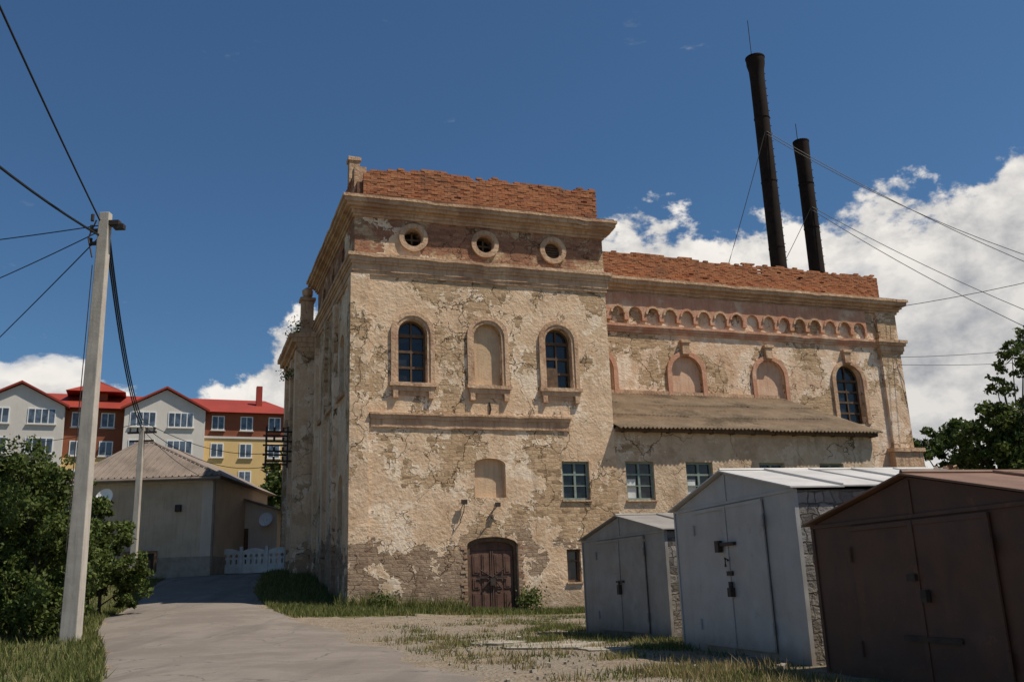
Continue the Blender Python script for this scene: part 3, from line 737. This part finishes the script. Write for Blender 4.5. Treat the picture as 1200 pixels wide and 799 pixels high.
garage((2.63,15.75),(3.58,12.03),2.12,2.55,3.6,GM,GR,BS,2)
garage((3.46,11.1),(4.45,7.7),1.68,2.06,5.5,RM,RR,RM,3)

# ------------------------------------------------------------ foliage
def leafobj(name,P,size,mat,parent=None):
    n=len(P); P=np.asarray(P)
    a=np.random.normal(size=(n,3)); a/=np.linalg.norm(a,axis=1)[:,None]
    b=np.random.normal(size=(n,3)); b-=a*(a*b).sum(1)[:,None]; b/=np.linalg.norm(b,axis=1)[:,None]
    s=size*np.random.uniform(.6,1.3,n)[:,None]
    c=np.cross(a,b)
    V=np.empty((n,4,3)); V[:,0]=P-a*s; V[:,1]=P-b*s*.55+c*s*.15; V[:,2]=P+a*s; V[:,3]=P+b*s*.55+c*s*.15
    me=bpy.data.meshes.new(name); me.vertices.add(n*4); me.vertices.foreach_set('co',V.ravel())
    me.loops.add(n*4); me.loops.foreach_set('vertex_index',np.arange(n*4)); me.polygons.add(n)
    me.polygons.foreach_set('loop_start',np.arange(n)*4); me.polygons.foreach_set('loop_total',np.full(n,4))
    me.update(calc_edges=True); me.validate()
    return link(name,me,mat,parent)
def tree(name,x,y,clumps,nleaf,size,mat,trunk_r=.12,zb=None,stems=1,sub=7):
    z0=g(x,y) if zb is None else zb
    e=empty(name,(x,y,z0)); pts=[]
    vol=np.array([c[3]**2.3 for c in clumps]); vol/=vol.sum()
    mb=MB()
    for st in range(stems):
        ox=random.uniform(-.3,.3)*(stems>1)*2; oy=random.uniform(-.3,.3)*(stems>1)
        zt=max(c[2] for c in clumps)*.75
        mb.tube([(ox,oy,-.3),(ox*1.2,oy*1.1,zt*.35),(ox*1.5+.1,oy*1.3,zt*.7),(ox*1.8,oy,zt)],[trunk_r*1.3,trunk_r,trunk_r*.7,trunk_r*.3],8)
    for c,wv in zip(clumps,vol):
        cx,cy,cz,r=c
        mb.tube([(0,0,cz*.35),(cx*.4,cy*.4,cz*.65),(cx*.9,cy*.9,cz)],[trunk_r*.55,trunk_r*.35,trunk_r*.12],6)
        N=int(nleaf*wv); per=max(1,N//(sub*3))
        for k in range(sub*3):
            dv=np.random.normal(size=3); dv/=np.linalg.norm(dv); 
            cc_=np.array([cx,cy,cz])+dv*r*np.random.uniform(.35,1.02)
            rs=r*np.random.uniform(.16,.36)
            q=np.random.normal(size=(per,3)); q/=np.linalg.norm(q,axis=1)[:,None]; q*= (np.random.uniform(0,1,per)**.45)[:,None]*rs*np.array([1.15,1.15,.8])
            pts.append(cc_+q)
            if k%3==0: mb.tube([(cx*.9,cy*.9,cz),tuple(cc_)],[trunk_r*.12,.006],4,cap=False)
    mb.build('trunk_and_limbs',MAT['bark'],e)
    P=np.concatenate(pts); P[:,2]=np.maximum(P[:,2],.05)
    leafobj('leaves',P,size,mat,e)
    return e
tree('leafy_shrub',-12.5,23.6,[(0,0,1.2,1.3),(.9,-.6,.9,1.0),(-1.3,0,1.6,1.4),(.2,.1,2.8,1.3),(-1.2,.3,3.5,1.3),(-2.6,0,2.6,1.5),(1.0,0,2.3,1.0),(-.3,.2,4.2,.85),(1.3,-.8,.7,.8),(-2.5,-.8,1.0,1.3),(-2.2,.4,4.3,.9),(.7,.2,3.7,.7),(1.4,.2,1.6,.8)],44000,.062,MAT['leaf'],.07,stems=3,sub=10)
tree('leafy_shrub',-13.1,29.5,[(0,0,1.0,1.1),(.7,0,1.5,.9),(-.9,0,1.8,1.1),(.4,0,2.5,.85),(-.4,0,3.1,.8),(.9,0,.8,.7)],16000,.07,MAT['leaf'],.05,stems=2)
tree('leafy_shrub',-18.5,36,[(0,0,1.5,1.3),(1.0,0,1.2,.9),(-1.5,0,1.8,1.4),(.3,0,2.6,.9)],9000,.09,MAT['leaf'],.06,stems=2)
tree('young_tree',19.2,35.5,[(0,0,5.4,1.5),(1.7,0,4.9,1.7),(-1.3,0,4.9,1.1),(1.0,.3,7.0,1.5),(3.0,.2,6.6,1.8),(2.2,0,8.6,1.2),(-.6,0,6.6,.9),(.6,0,8.9,.75),(-1.7,0,5.9,.6),(3.8,0,4.4,1.6),(-.6,0,4.0,1.3),(2.0,0,3.6,1.4),(3.2,0,9.5,1.0),(1.4,.2,9.9,.5),(-1.8,0,3.9,.8),(-.3,0,7.9,.45)],30000,.10,MAT['leaf'],.12)
tree('broadleaf_tree',30,62,[(0,0,6,3),(3,0,6.5,3),(-3,0,6,2.6),(0,0,8.9,2.2),(5,0,8.9,2.6),(-4.5,0,4.5,2.3),(-2.9,0,8.6,1.8),(2.5,0,10.2,1.6)],16000,.19,MAT['leafd'],.2)
tree('broadleaf_tree',39,60,[(0,0,6,3),(3,0,6.5,3),(-3,0,7,2.6),(0,0,9.5,2.3),(5,0,8.5,2.4)],10000,.19,MAT['leafd'],.2)
tree('broadleaf_tree',-14.8,62,[(0,0,4,2.4),(1.5,0,5.2,2.0),(-1.6,0,4.4,1.8),(.4,0,6.6,1.3),(2.8,0,3.2,2)],10000,.17,MAT['leaf'],.18)
tree('broadleaf_tree',-11.8,58,[(0,0,2,1.6),(1.2,0,2.6,1.3),(-1,0,1.6,1.2)],6000,.13,MAT['leafd'],.1)
tree('broadleaf_tree',-34,66,[(0,0,4,2.8),(3,0,4.2,2.4),(-3,0,5,3),(-6,0,4,3),(0,0,6,1.8)],12000,.19,MAT['leafd'],.2)
P=[]
for k in range(260):
    a=random.uniform(-1.25,1.25); rr_=random.uniform(150,260); x=rr_*math.sin(a); y=rr_*math.cos(a)
    h=random.uniform(4,9); q=np.random.normal(size=(90,3)); q/=np.linalg.norm(q,axis=1)[:,None]; q*=np.array([h*.7,h*.7,h*.6])*np.random.uniform(.5,1,(90,1))
    q+=np.array([x,y,g(x,y)+h*.5]); P.append(q)
leafobj('distant_trees',np.concatenate(P),.85,MAT['leafd'])
def plantat(s,d,z,r,n,name='wall_plant'):
    x,y=toworld(s,d); P=np.random.normal(size=(n,3))*np.array([r,r,r*.8])*.5+np.array([x,y,z]); leafobj(name,P,.06,MAT['leaf'])
plantat(-.45,DT+.9,13.0,.6,700); plantat(-.6,DT+1.8,12.8,.5,500); plantat(-1.1,DT+1.6,10.9,.4,200)
plantat(6.15,-.45,.55,.5,600,'weed_clump'); plantat(.9,-.5,.7,.45,350,'weed_clump'); plantat(11.7,WD-.1,14.1,.2,80)

def blades(name,pts,hmin,hmax,mat,w=.016):
    pts=np.asarray(pts); n=len(pts)
    h=np.random.uniform(hmin,hmax,n)*np.random.uniform(.5,1,n); a=np.random.uniform(0,2*np.pi,n)
    lean=np.random.normal(size=(n,2))*.35*h[:,None]
    dx=np.stack([np.cos(a),np.sin(a),np.zeros(n)],1)*w
    V=np.empty((n,3,3)); V[:,0]=pts-dx; V[:,1]=pts+dx; V[:,2]=pts; V[:,2,:2]+=lean; V[:,2,2]+=h
    me=bpy.data.meshes.new(name); me.vertices.add(n*3); me.vertices.foreach_set('co',V.ravel())
    me.loops.add(n*3); me.loops.foreach_set('vertex_index',np.arange(n*3)); me.polygons.add(n)
    me.polygons.foreach_set('loop_start',np.arange(n)*3); me.polygons.foreach_set('loop_total',np.full(n,3))
    me.update(calc_edges=True); return link(name,me,mat)
def scatter(n,x0,x1,y0,y1,test,clump=0,sp=.16):
    out=[]; tries=0
    cs=[(random.uniform(x0,x1),random.uniform(y0,y1)) for _ in range(max(1,clump))]
    while len(out)<n and tries<n*8:
        tries+=1
        if clump:
            c=random.choice(cs); x=random.gauss(c[0],sp); y=random.gauss(c[1],sp)
        else: x=random.uniform(x0,x1); y=random.uniform(y0,y1)
        if test(x,y): out.append((x,y,g(x,y)-.01))
    return out
L=scatter(26000,-19,-5,12,40,lambda x,y: x<le(y)-.02)
L+=scatter(9000,-16,-5,13,40,lambda x,y: le(y)-.7<x<le(y)+.05)
def basef(x,y):
    s,d=tolocal(x,y); return (-1.9<d<-.02 and -1<s<12) and random.random()<(1.1+d/1.9)
L+=scatter(26000,-6,6,27,37,basef)
def leftf(x,y):
    s,d=tolocal(x,y); return x>re_(y)+.05 and ((s<-.02 and d>-3.5) or (s<1.5 and -3<d<-.02))
L+=scatter(15000,-12,-3,26,44,leftf)
blades('grass',L,.08,.28,MAT['grass'])
def yard(x,y): return x>re_(y)+.2 and tolocal(x,y)[1]<-.3
D=scatter(5000,-3,3.5,11,31,yard,clump=90)
D+=scatter(5500,1.6,4.4,8.5,12.2,lambda x,y: x<3.0+(11.1-y)*.2,clump=45)
blades('grass',D,.05,.2,MAT['dry'],.01)
D=scatter(3000,.3,1.6,17,24,lambda x,y:True,clump=25)
D+=scatter(2000,2.0,2.7,15.2,17.8,lambda x,y:True,clump=14)
D+=scatter(7000,-3,3.0,11.3,30,yard,clump=60,sp=.28)
D+=scatter(2500,1.4,4.0,8.5,12.0,lambda x,y: x<3.0+(11.1-y)*.2,clump=30)
blades('grass',D,.04,.18,MAT['grass'],.011)
D=[]
for k in range(2600):
    s=random.uniform(9,13) if k%2 else random.uniform(-.5,3.8); x,y=toworld(s,-abs(random.gauss(0,.35))-.1); D.append((x,y,g(x,y)))
blades('grass',D,.3,.75,MAT['grass'],.018)

# ------------------------------------------------------------ village house
H=empty('village_house',(0,0,0))
hx0,hx1,hy0,hy1=-19.4,-13.5,41.0,50.0
MB().box(hx0,hx1,hy0,hy1,1.2,6.25).build('walls',MAT['housewall'],H)
MB().box(hx0-.05,hx1+.05,hy0-.05,hy1,1.0,2.75).build('plinth',MAT['slab'],H)
mb=MB(); mb.box(hx1-.45,hx1+.04,hy0-.04,hy0,2.75,6.2); mb.box(hx0,hx1,hy0-.06,hy0,5.95,6.1); mb.build('corner_trim',MAT['barn'],H)
r1=(-18.3,44.2,8.35); r2=(-17.6,44.2,8.35); r3=(-17.2,48,8.35); o_=.45
A_=(hx0-o_,hy0-o_,6.2);B_=(hx1+o_,hy0-o_,6.2);C_=(hx1+o_,hy1+o_,6.2);D_=(hx0-o_,hy1+o_,6.2)
mb=MB(); mb.poly([A_,B_,r2,r1]); mb.poly([B_,C_,r3,r2]); mb.poly([C_,D_,r1,r3]); mb.poly([D_,A_,r1]); mb.poly([r1,r2,r3]); mb.poly([A_,B_,C_,D_])
mb.build('hip_roof',MAT['houseroof'],H)
mb=MB()
for k in range(24):
    t=(k+.5)/24; xb=A_[0]+(B_[0]-A_[0])*t; f=1.0
    if xb>r2[0]: f=(B_[0]-xb)/(B_[0]-r2[0])
    if xb<r1[0]: f=(xb-A_[0])/(r1[0]-A_[0])
    mb.tube([(xb,A_[1],6.23),(xb,A_[1]+(r1[1]-A_[1])*f,6.2+2.15*f+.03)],.035,5)
mb.tube([B_,r2],.07,6); mb.tube([A_,r1],.07,6); mb.tube([r1,r2],.08,6)
mb.build('roof_ribs',MAT['houseroof'],H)
MB().box(-17.2,-15.9,hy0-.08,hy0-.02,2.2,3.0).build('basement_window',MAT['dark'],H)
mb=MB(); mb.box(-17.3,-15.8,hy0-.12,hy0-.03,2.95,3.05); mb.box(-17.3,-17.2,hy0-.12,hy0-.03,2.15,2.95); mb.box(-15.9,-15.8,hy0-.12,hy0-.03,2.15,2.95); mb.box(-16.6,-16.52,hy0-.12,hy0-.03,2.2,2.95); mb.build('basement_window_frame',MAT['wood'],H)
mb=MB(); mb.tube([(hx1+.1,hy0-.1,6.1),(hx1+.1,hy0-.1,2.3)],.06,7); mb.tube([(hx0-o_,hy0-o_-.06,6.12),(hx1+o_,hy0-o_-.06,6.08)],.08,7); mb.build('gutter_and_downpipe',MAT['houseroof'],H)
def dish(x,y,z,parent,r=.42,dirx=-.2):
    mb=MB(); d=Vector((dirx,-1,.35)).normalized(); c=Vector((x,y,z))
    mb.tube([c,c+d*.03,c+d*.08,c+d*.14],[.05,r*.55,r*.85,r],16,cap=False); mb.tube([c,c-d*.3],.03,6); mb.tube([c+d*.14-Vector((0,0,r*.8)),c+d*.55],.012,5)
    return mb.build('satellite_dish',MAT['white'],parent)
dish(-17.9,40.2,5.3,H)
mb=MB(); mb.tube([(-17.9,40.6,5.3),(-17.9,41,5.2)],.03,6); mb.box(-15.1,-14.85,hy0-.15,hy0,4.7,5.0); mb.build('wall_fixtures',MAT['iron'],H)
K=empty('rendered_outbuilding')
MB().hexa([(-14.6,46,1.5),(-11.9,46,1.5),(-11.9,50,1.5),(-14.6,50,1.5),(-14.6,46,5.9),(-11.9,46,5.05),(-11.9,50,5.05),(-14.6,50,5.9)]).build('walls',MAT['barn'],K)
MB().hexa([(-15,45.7,6.05),(-11.6,45.7,4.98),(-11.6,50.2,4.98),(-15,50.2,6.05),(-15,45.7,6.13),(-11.6,45.7,5.06),(-11.6,50.2,5.06),(-15,50.2,6.13)]).build('lean_roof',MAT['houseroof'],K)
MB().box(-13.9,-13.3,45.93,45.98,2.3,4.2).build('door',MAT['wood'],K)
dish(-12.3,45.6,4.55,K,.36)
F=empty('ornamental_concrete_fence')
mb=MB(); fx0,fx1,fy=-13.9,-9.2,43.0; zb=2.0; n=4; pw=(fx1-fx0)/n
for k in range(n+1): x=fx0+k*pw; mb.box(x-.07,x+.07,fy-.07,fy+.07,zb-.5,zb+1.2)
mb.build('posts',MAT['whitewash'],F,.01)
for k in range(n):
    xa=fx0+k*pw+.075; xb=xa+pw-.15; hs=[]
    for j in range(4):
        c=xa+(xb-xa)*(j+.5)/4
        hs.append(circ(c,zb+.78,.075,12)); hs.append(rect(c-.04,c+.04,zb+.42,zb+.62))
    w_=xb-xa
    top=[(xb,zb+1.0)]+[(xb-w_*j/10,zb+1.0+.12*math.sin(math.pi*j/10)) for j in range(1,10)]+[(xa,zb+1.0)]
    plate('panel',[(xa,zb-.5),(xb,zb-.5)]+top,hs,fy-.03,fy+.03,MAT['whitewash'],F)
# ------------------------------------------------------------ apartments
AP=empty('apartment_building',(-23.1,95,0),math.atan2(.3714,.9285))
def abox(name,q0,q1,d0,d1,z0,z1,mat): return MB().box(-q1,-q0,d0,d1,z0,z1).build(name,MAT[mat],AP)
abox('yellow_wall',0,8.9,0,12,2,16.5,'yellow'); abox('attic_wall',0,8.9,0.02,12,16.503,19,'redbrickapt')
abox('middle_wall',8.9,46,0.3,12,2,14.3,'yellow'); abox('middle_upper_wall',8.9,46,.32,12,14.303,19,'redbrickapt')
abox('string_band',-.05,8.9,-.1,.0,16.4,16.6,'cream')
for q0,q1 in ((8.9,16.4),(21.7,29.3),(34,41.6)):
    qc=(q0+q1)/2
    plate('gabled_bay',[(-q1,2),(-q0,2),(-q0,19),(-qc,21.0),(-q1,19)],[],-.9,.28,MAT['cream'],AP)
    for sg in (-1,1):
        x0=-qc; x1=-qc+sg*((q1-q0)/2+.4)
        MB().hexa([(x0,-1.3,21.1),(x1,-1.3,18.85),(x1,6,18.85),(x0,6,21.1),(x0,-1.3,21.3),(x1,-1.3,19.05),(x1,6,19.05),(x0,6,21.3)]).build('gable_roof',MAT['redroof'],AP)
def prism(mb,x0,x1,d0,d1,ze,zr):
    i=len(mb.v); dm=(d0+d1)/2
    mb.v+=[(x0,d0,ze),(x1,d0,ze),(x1,d1,ze),(x0,d1,ze),(x0+3,dm,zr),(x1-3,dm,zr)]
    mb.f+=[(i,i+1,i+5,i+4),(i+1,i+2,i+5),(i+2,i+3,i+4,i+5),(i+3,i,i+4),(i,i+3,i+2,i+1)]
mb=MB(); prism(mb,-47,.6,-.6,12.6,19.02,21.6); mb.build('main_roof',MAT['redroof'],AP)
mb=MB(); mb.box(-20.3,-18.2,3,5,20,21.6); mb.build('roof_turret',MAT['redbrickapt'],AP)
mb=MB(); prism(mb,-22,-16.5,2,6,21.2,22.6); mb.box(-3.6,-3.0,3,3.7,20,22.6); mb.build('turret_roof_and_chimney',MAT['redroof'],AP)
mf=MB(); mg=MB(); ms=MB()
def awin(q,z,w,h,d):
    mf.box(-q-w/2-.05,-q+w/2+.05,d-.06,d,z-.05,z+h+.05)
    nsp=2 if w<1.6 else 4
    for k in range(nsp):
        a=-q-w/2+w*k/nsp+.05; mg.box(a,a+w/nsp-.10,d-.075,d-.06,z+.05,z+h-.05)
    ms.box(-q-w/2-.15,-q+w/2+.15,d-.18,d,z-.16,z-.08)
for r_ in range(5):
    z=17.4-2.78*r_
    for q in (7.6,4.8,2.0): awin(q,z-.1,1.15,1.35,0 if r_ else .02)
    for q in (20.5,17.9,32.8,30.4): awin(q,z-.1,1.15,1.35,.32 if r_<2 else .3)
    for q in (14.7,11.2,27.5,23.6,39.5,36): awin(q,z-.1,2.3,1.4,-.9)
mf.build('window_frames',MAT['white'],AP); mg.build('window_panes',MAT['glassb'],AP); ms.build('window_sills',MAT['cream'],AP)
Q=empty('ruined_brick_outbuilding',(17.5,39,0),.32)
mb=MB(); rr=random.Random(9)
for k in range(900):
    x=rr.uniform(0,12); y=rr.uniform(-.4,.8); top=4.6+.45*math.sin(x*1.3)+.3*math.sin(x*3.1); z=top-rr.random()**2*.7
    mb.box(x,x+rr.uniform(.12,.34),y,y+.2,z,z+rr.uniform(.07,.15),Matrix.Rotation(rr.uniform(-.5,.5),3,'Y')@Matrix.Rotation(rr.uniform(-1,1),3,'Z'))
mb.build('broken_masonry_top',MAT['rubble'],Q)
MB().box(0,12.2,-.3,.8,-.5,4.1).build('wall',MAT['wing'],Q)

# ------------------------------------------------------------ world
SE=60
SD=Vector((.965,-.262,0)).normalized()*math.cos(R(SE)); SD.z=math.sin(R(SE))
w=bpy.data.worlds.new('World'); scene.world=w; w.use_nodes=True; nt=w.node_tree; nt.nodes.clear()
out=nt.nodes.new('ShaderNodeOutputWorld'); bg=nt.nodes.new('ShaderNodeBackground'); nt.links.new(bg.outputs[0],out.inputs[0])
sky=nt.nodes.new('ShaderNodeTexSky'); sky.sky_type='NISHITA'; sky.sun_disc=False; sky.sun_elevation=R(SE); sky.sun_rotation=math.atan2(SD.x,SD.y)
sky.air_density=1.0; sky.dust_density=.5; sky.ozone_density=2.2
tc=nd(nt,'ShaderNodeTexCoord').outputs['Generated']
sp=nd(nt,'ShaderNodeSeparateXYZ',{0:tc}); X,Y,Z=sp.outputs
az=M(nt,'MULTIPLY',M(nt,'ARCTAN2',X,Y),57.2958); el=M(nt,'MULTIPLY',M(nt,'ARCSINE',Z),57.2958)
cr=nt.nodes.new('ShaderNodeValToRGB'); E=cr.color_ramp
stops=[(-60,4),(-34,11),(-28,13.2),(-24.5,11.5),(-20,8.8),(-17,13),(-14,15),(-10,16),(-3,19),(5,22.6),(9,22.2),(15,20.2),(20,20.2),(24,20.2),(29,21.2),(33,23),(60,6)]
while len(E.elements)<len(stops): E.elements.new(.5)
for el_,(a,v_) in zip(E.elements,stops): el_.position=(a+60)/120
for el_,(a,v_) in zip(E.elements,stops): q=v_/40; el_.color=(q,q,q,1)
nt.links.new(M(nt,'DIVIDE',M(nt,'ADD',az,60.0),120.0),cr.inputs[0])
top=M(nt,'MULTIPLY',nd(nt,'ShaderNodeSeparateColor',{0:cr.outputs[0]}).outputs[0],40.0)
vecs=mapping(nt,tc,(1,1,1.5))
n1=noise(nt,vecs,7.5,8,.60,.15)
n1b=noise(nt,nd(nt,'ShaderNodeVectorMath',{0:vecs,1:(.018,-.004,.04)},operation='ADD').outputs[0],7.5,7,.60,.15)
diff=M(nt,'ADD',M(nt,'SUBTRACT',top,el),M(nt,'MULTIPLY',M(nt,'SUBTRACT',n1,.5),21.0))
mask=ss(nt,diff,-.3,1.1)
n2=noise(nt,vecs,4.0,4,.6)
gap=ss(nt,n2,.36,.46,.45,1.0)
mask=M(nt,'MULTIPLY',mask,gap)
wis=M(nt,'MULTIPLY',ss(nt,noise(nt,mapping(nt,tc,(1,1,3)),9,5,.62),.67,.80,0,.35),ss(nt,el,50,20))
mask=M(nt,'MAXIMUM',mask,wis)
lit=M(nt,'ADD',M(nt,'MULTIPLY',M(nt,'SUBTRACT',n1,n1b),3.8),.68,clamp=True)
dep=ss(nt,diff,0,9,1.0,.68)
lit=M(nt,'MULTIPLY',lit,dep)
ccol=mix(nt,lit,(4.0,4.2,4.6),(11.0,10.5,9.8))
skc=mix(nt,1.0,sky.outputs[0],(.52,.76,.92),'MULTIPLY')
fin=mix(nt,mask,skc,ccol)
nt.links.new(fin,bg.inputs[0]); bg.inputs[1].default_value=.085
sun=bpy.data.lights.new('sun','SUN'); sun.energy=5.0; sun.angle=R(.5); sun.color=(1,.92,.80)
so=bpy.data.objects.new('sun',sun); scene.collection.objects.link(so); so.rotation_euler=SD.to_track_quat('Z','Y').to_euler()

# ------------------------------------------------------------ camera
p=R(14.8); r=R(2.08)
F_=Vector((0,math.cos(p),math.sin(p))); up0=Vector((0,-math.sin(p),math.cos(p))); ri0=Vector((1,0,0))
Rv=ri0*math.cos(r)-up0*math.sin(r); Uv=ri0*math.sin(r)+up0*math.cos(r)
cam=bpy.data.cameras.new('camera'); cam.lens=1077/1200*36; cam.sensor_width=36; cam.clip_end=5000; cam.clip_start=.1
co=bpy.data.objects.new('camera',cam); scene.collection.objects.link(co)
co.matrix_world=Matrix(((Rv.x,Uv.x,-F_.x,0),(Rv.y,Uv.y,-F_.y,0),(Rv.z,Uv.z,-F_.z,1.1),(0,0,0,1))); scene.camera=co
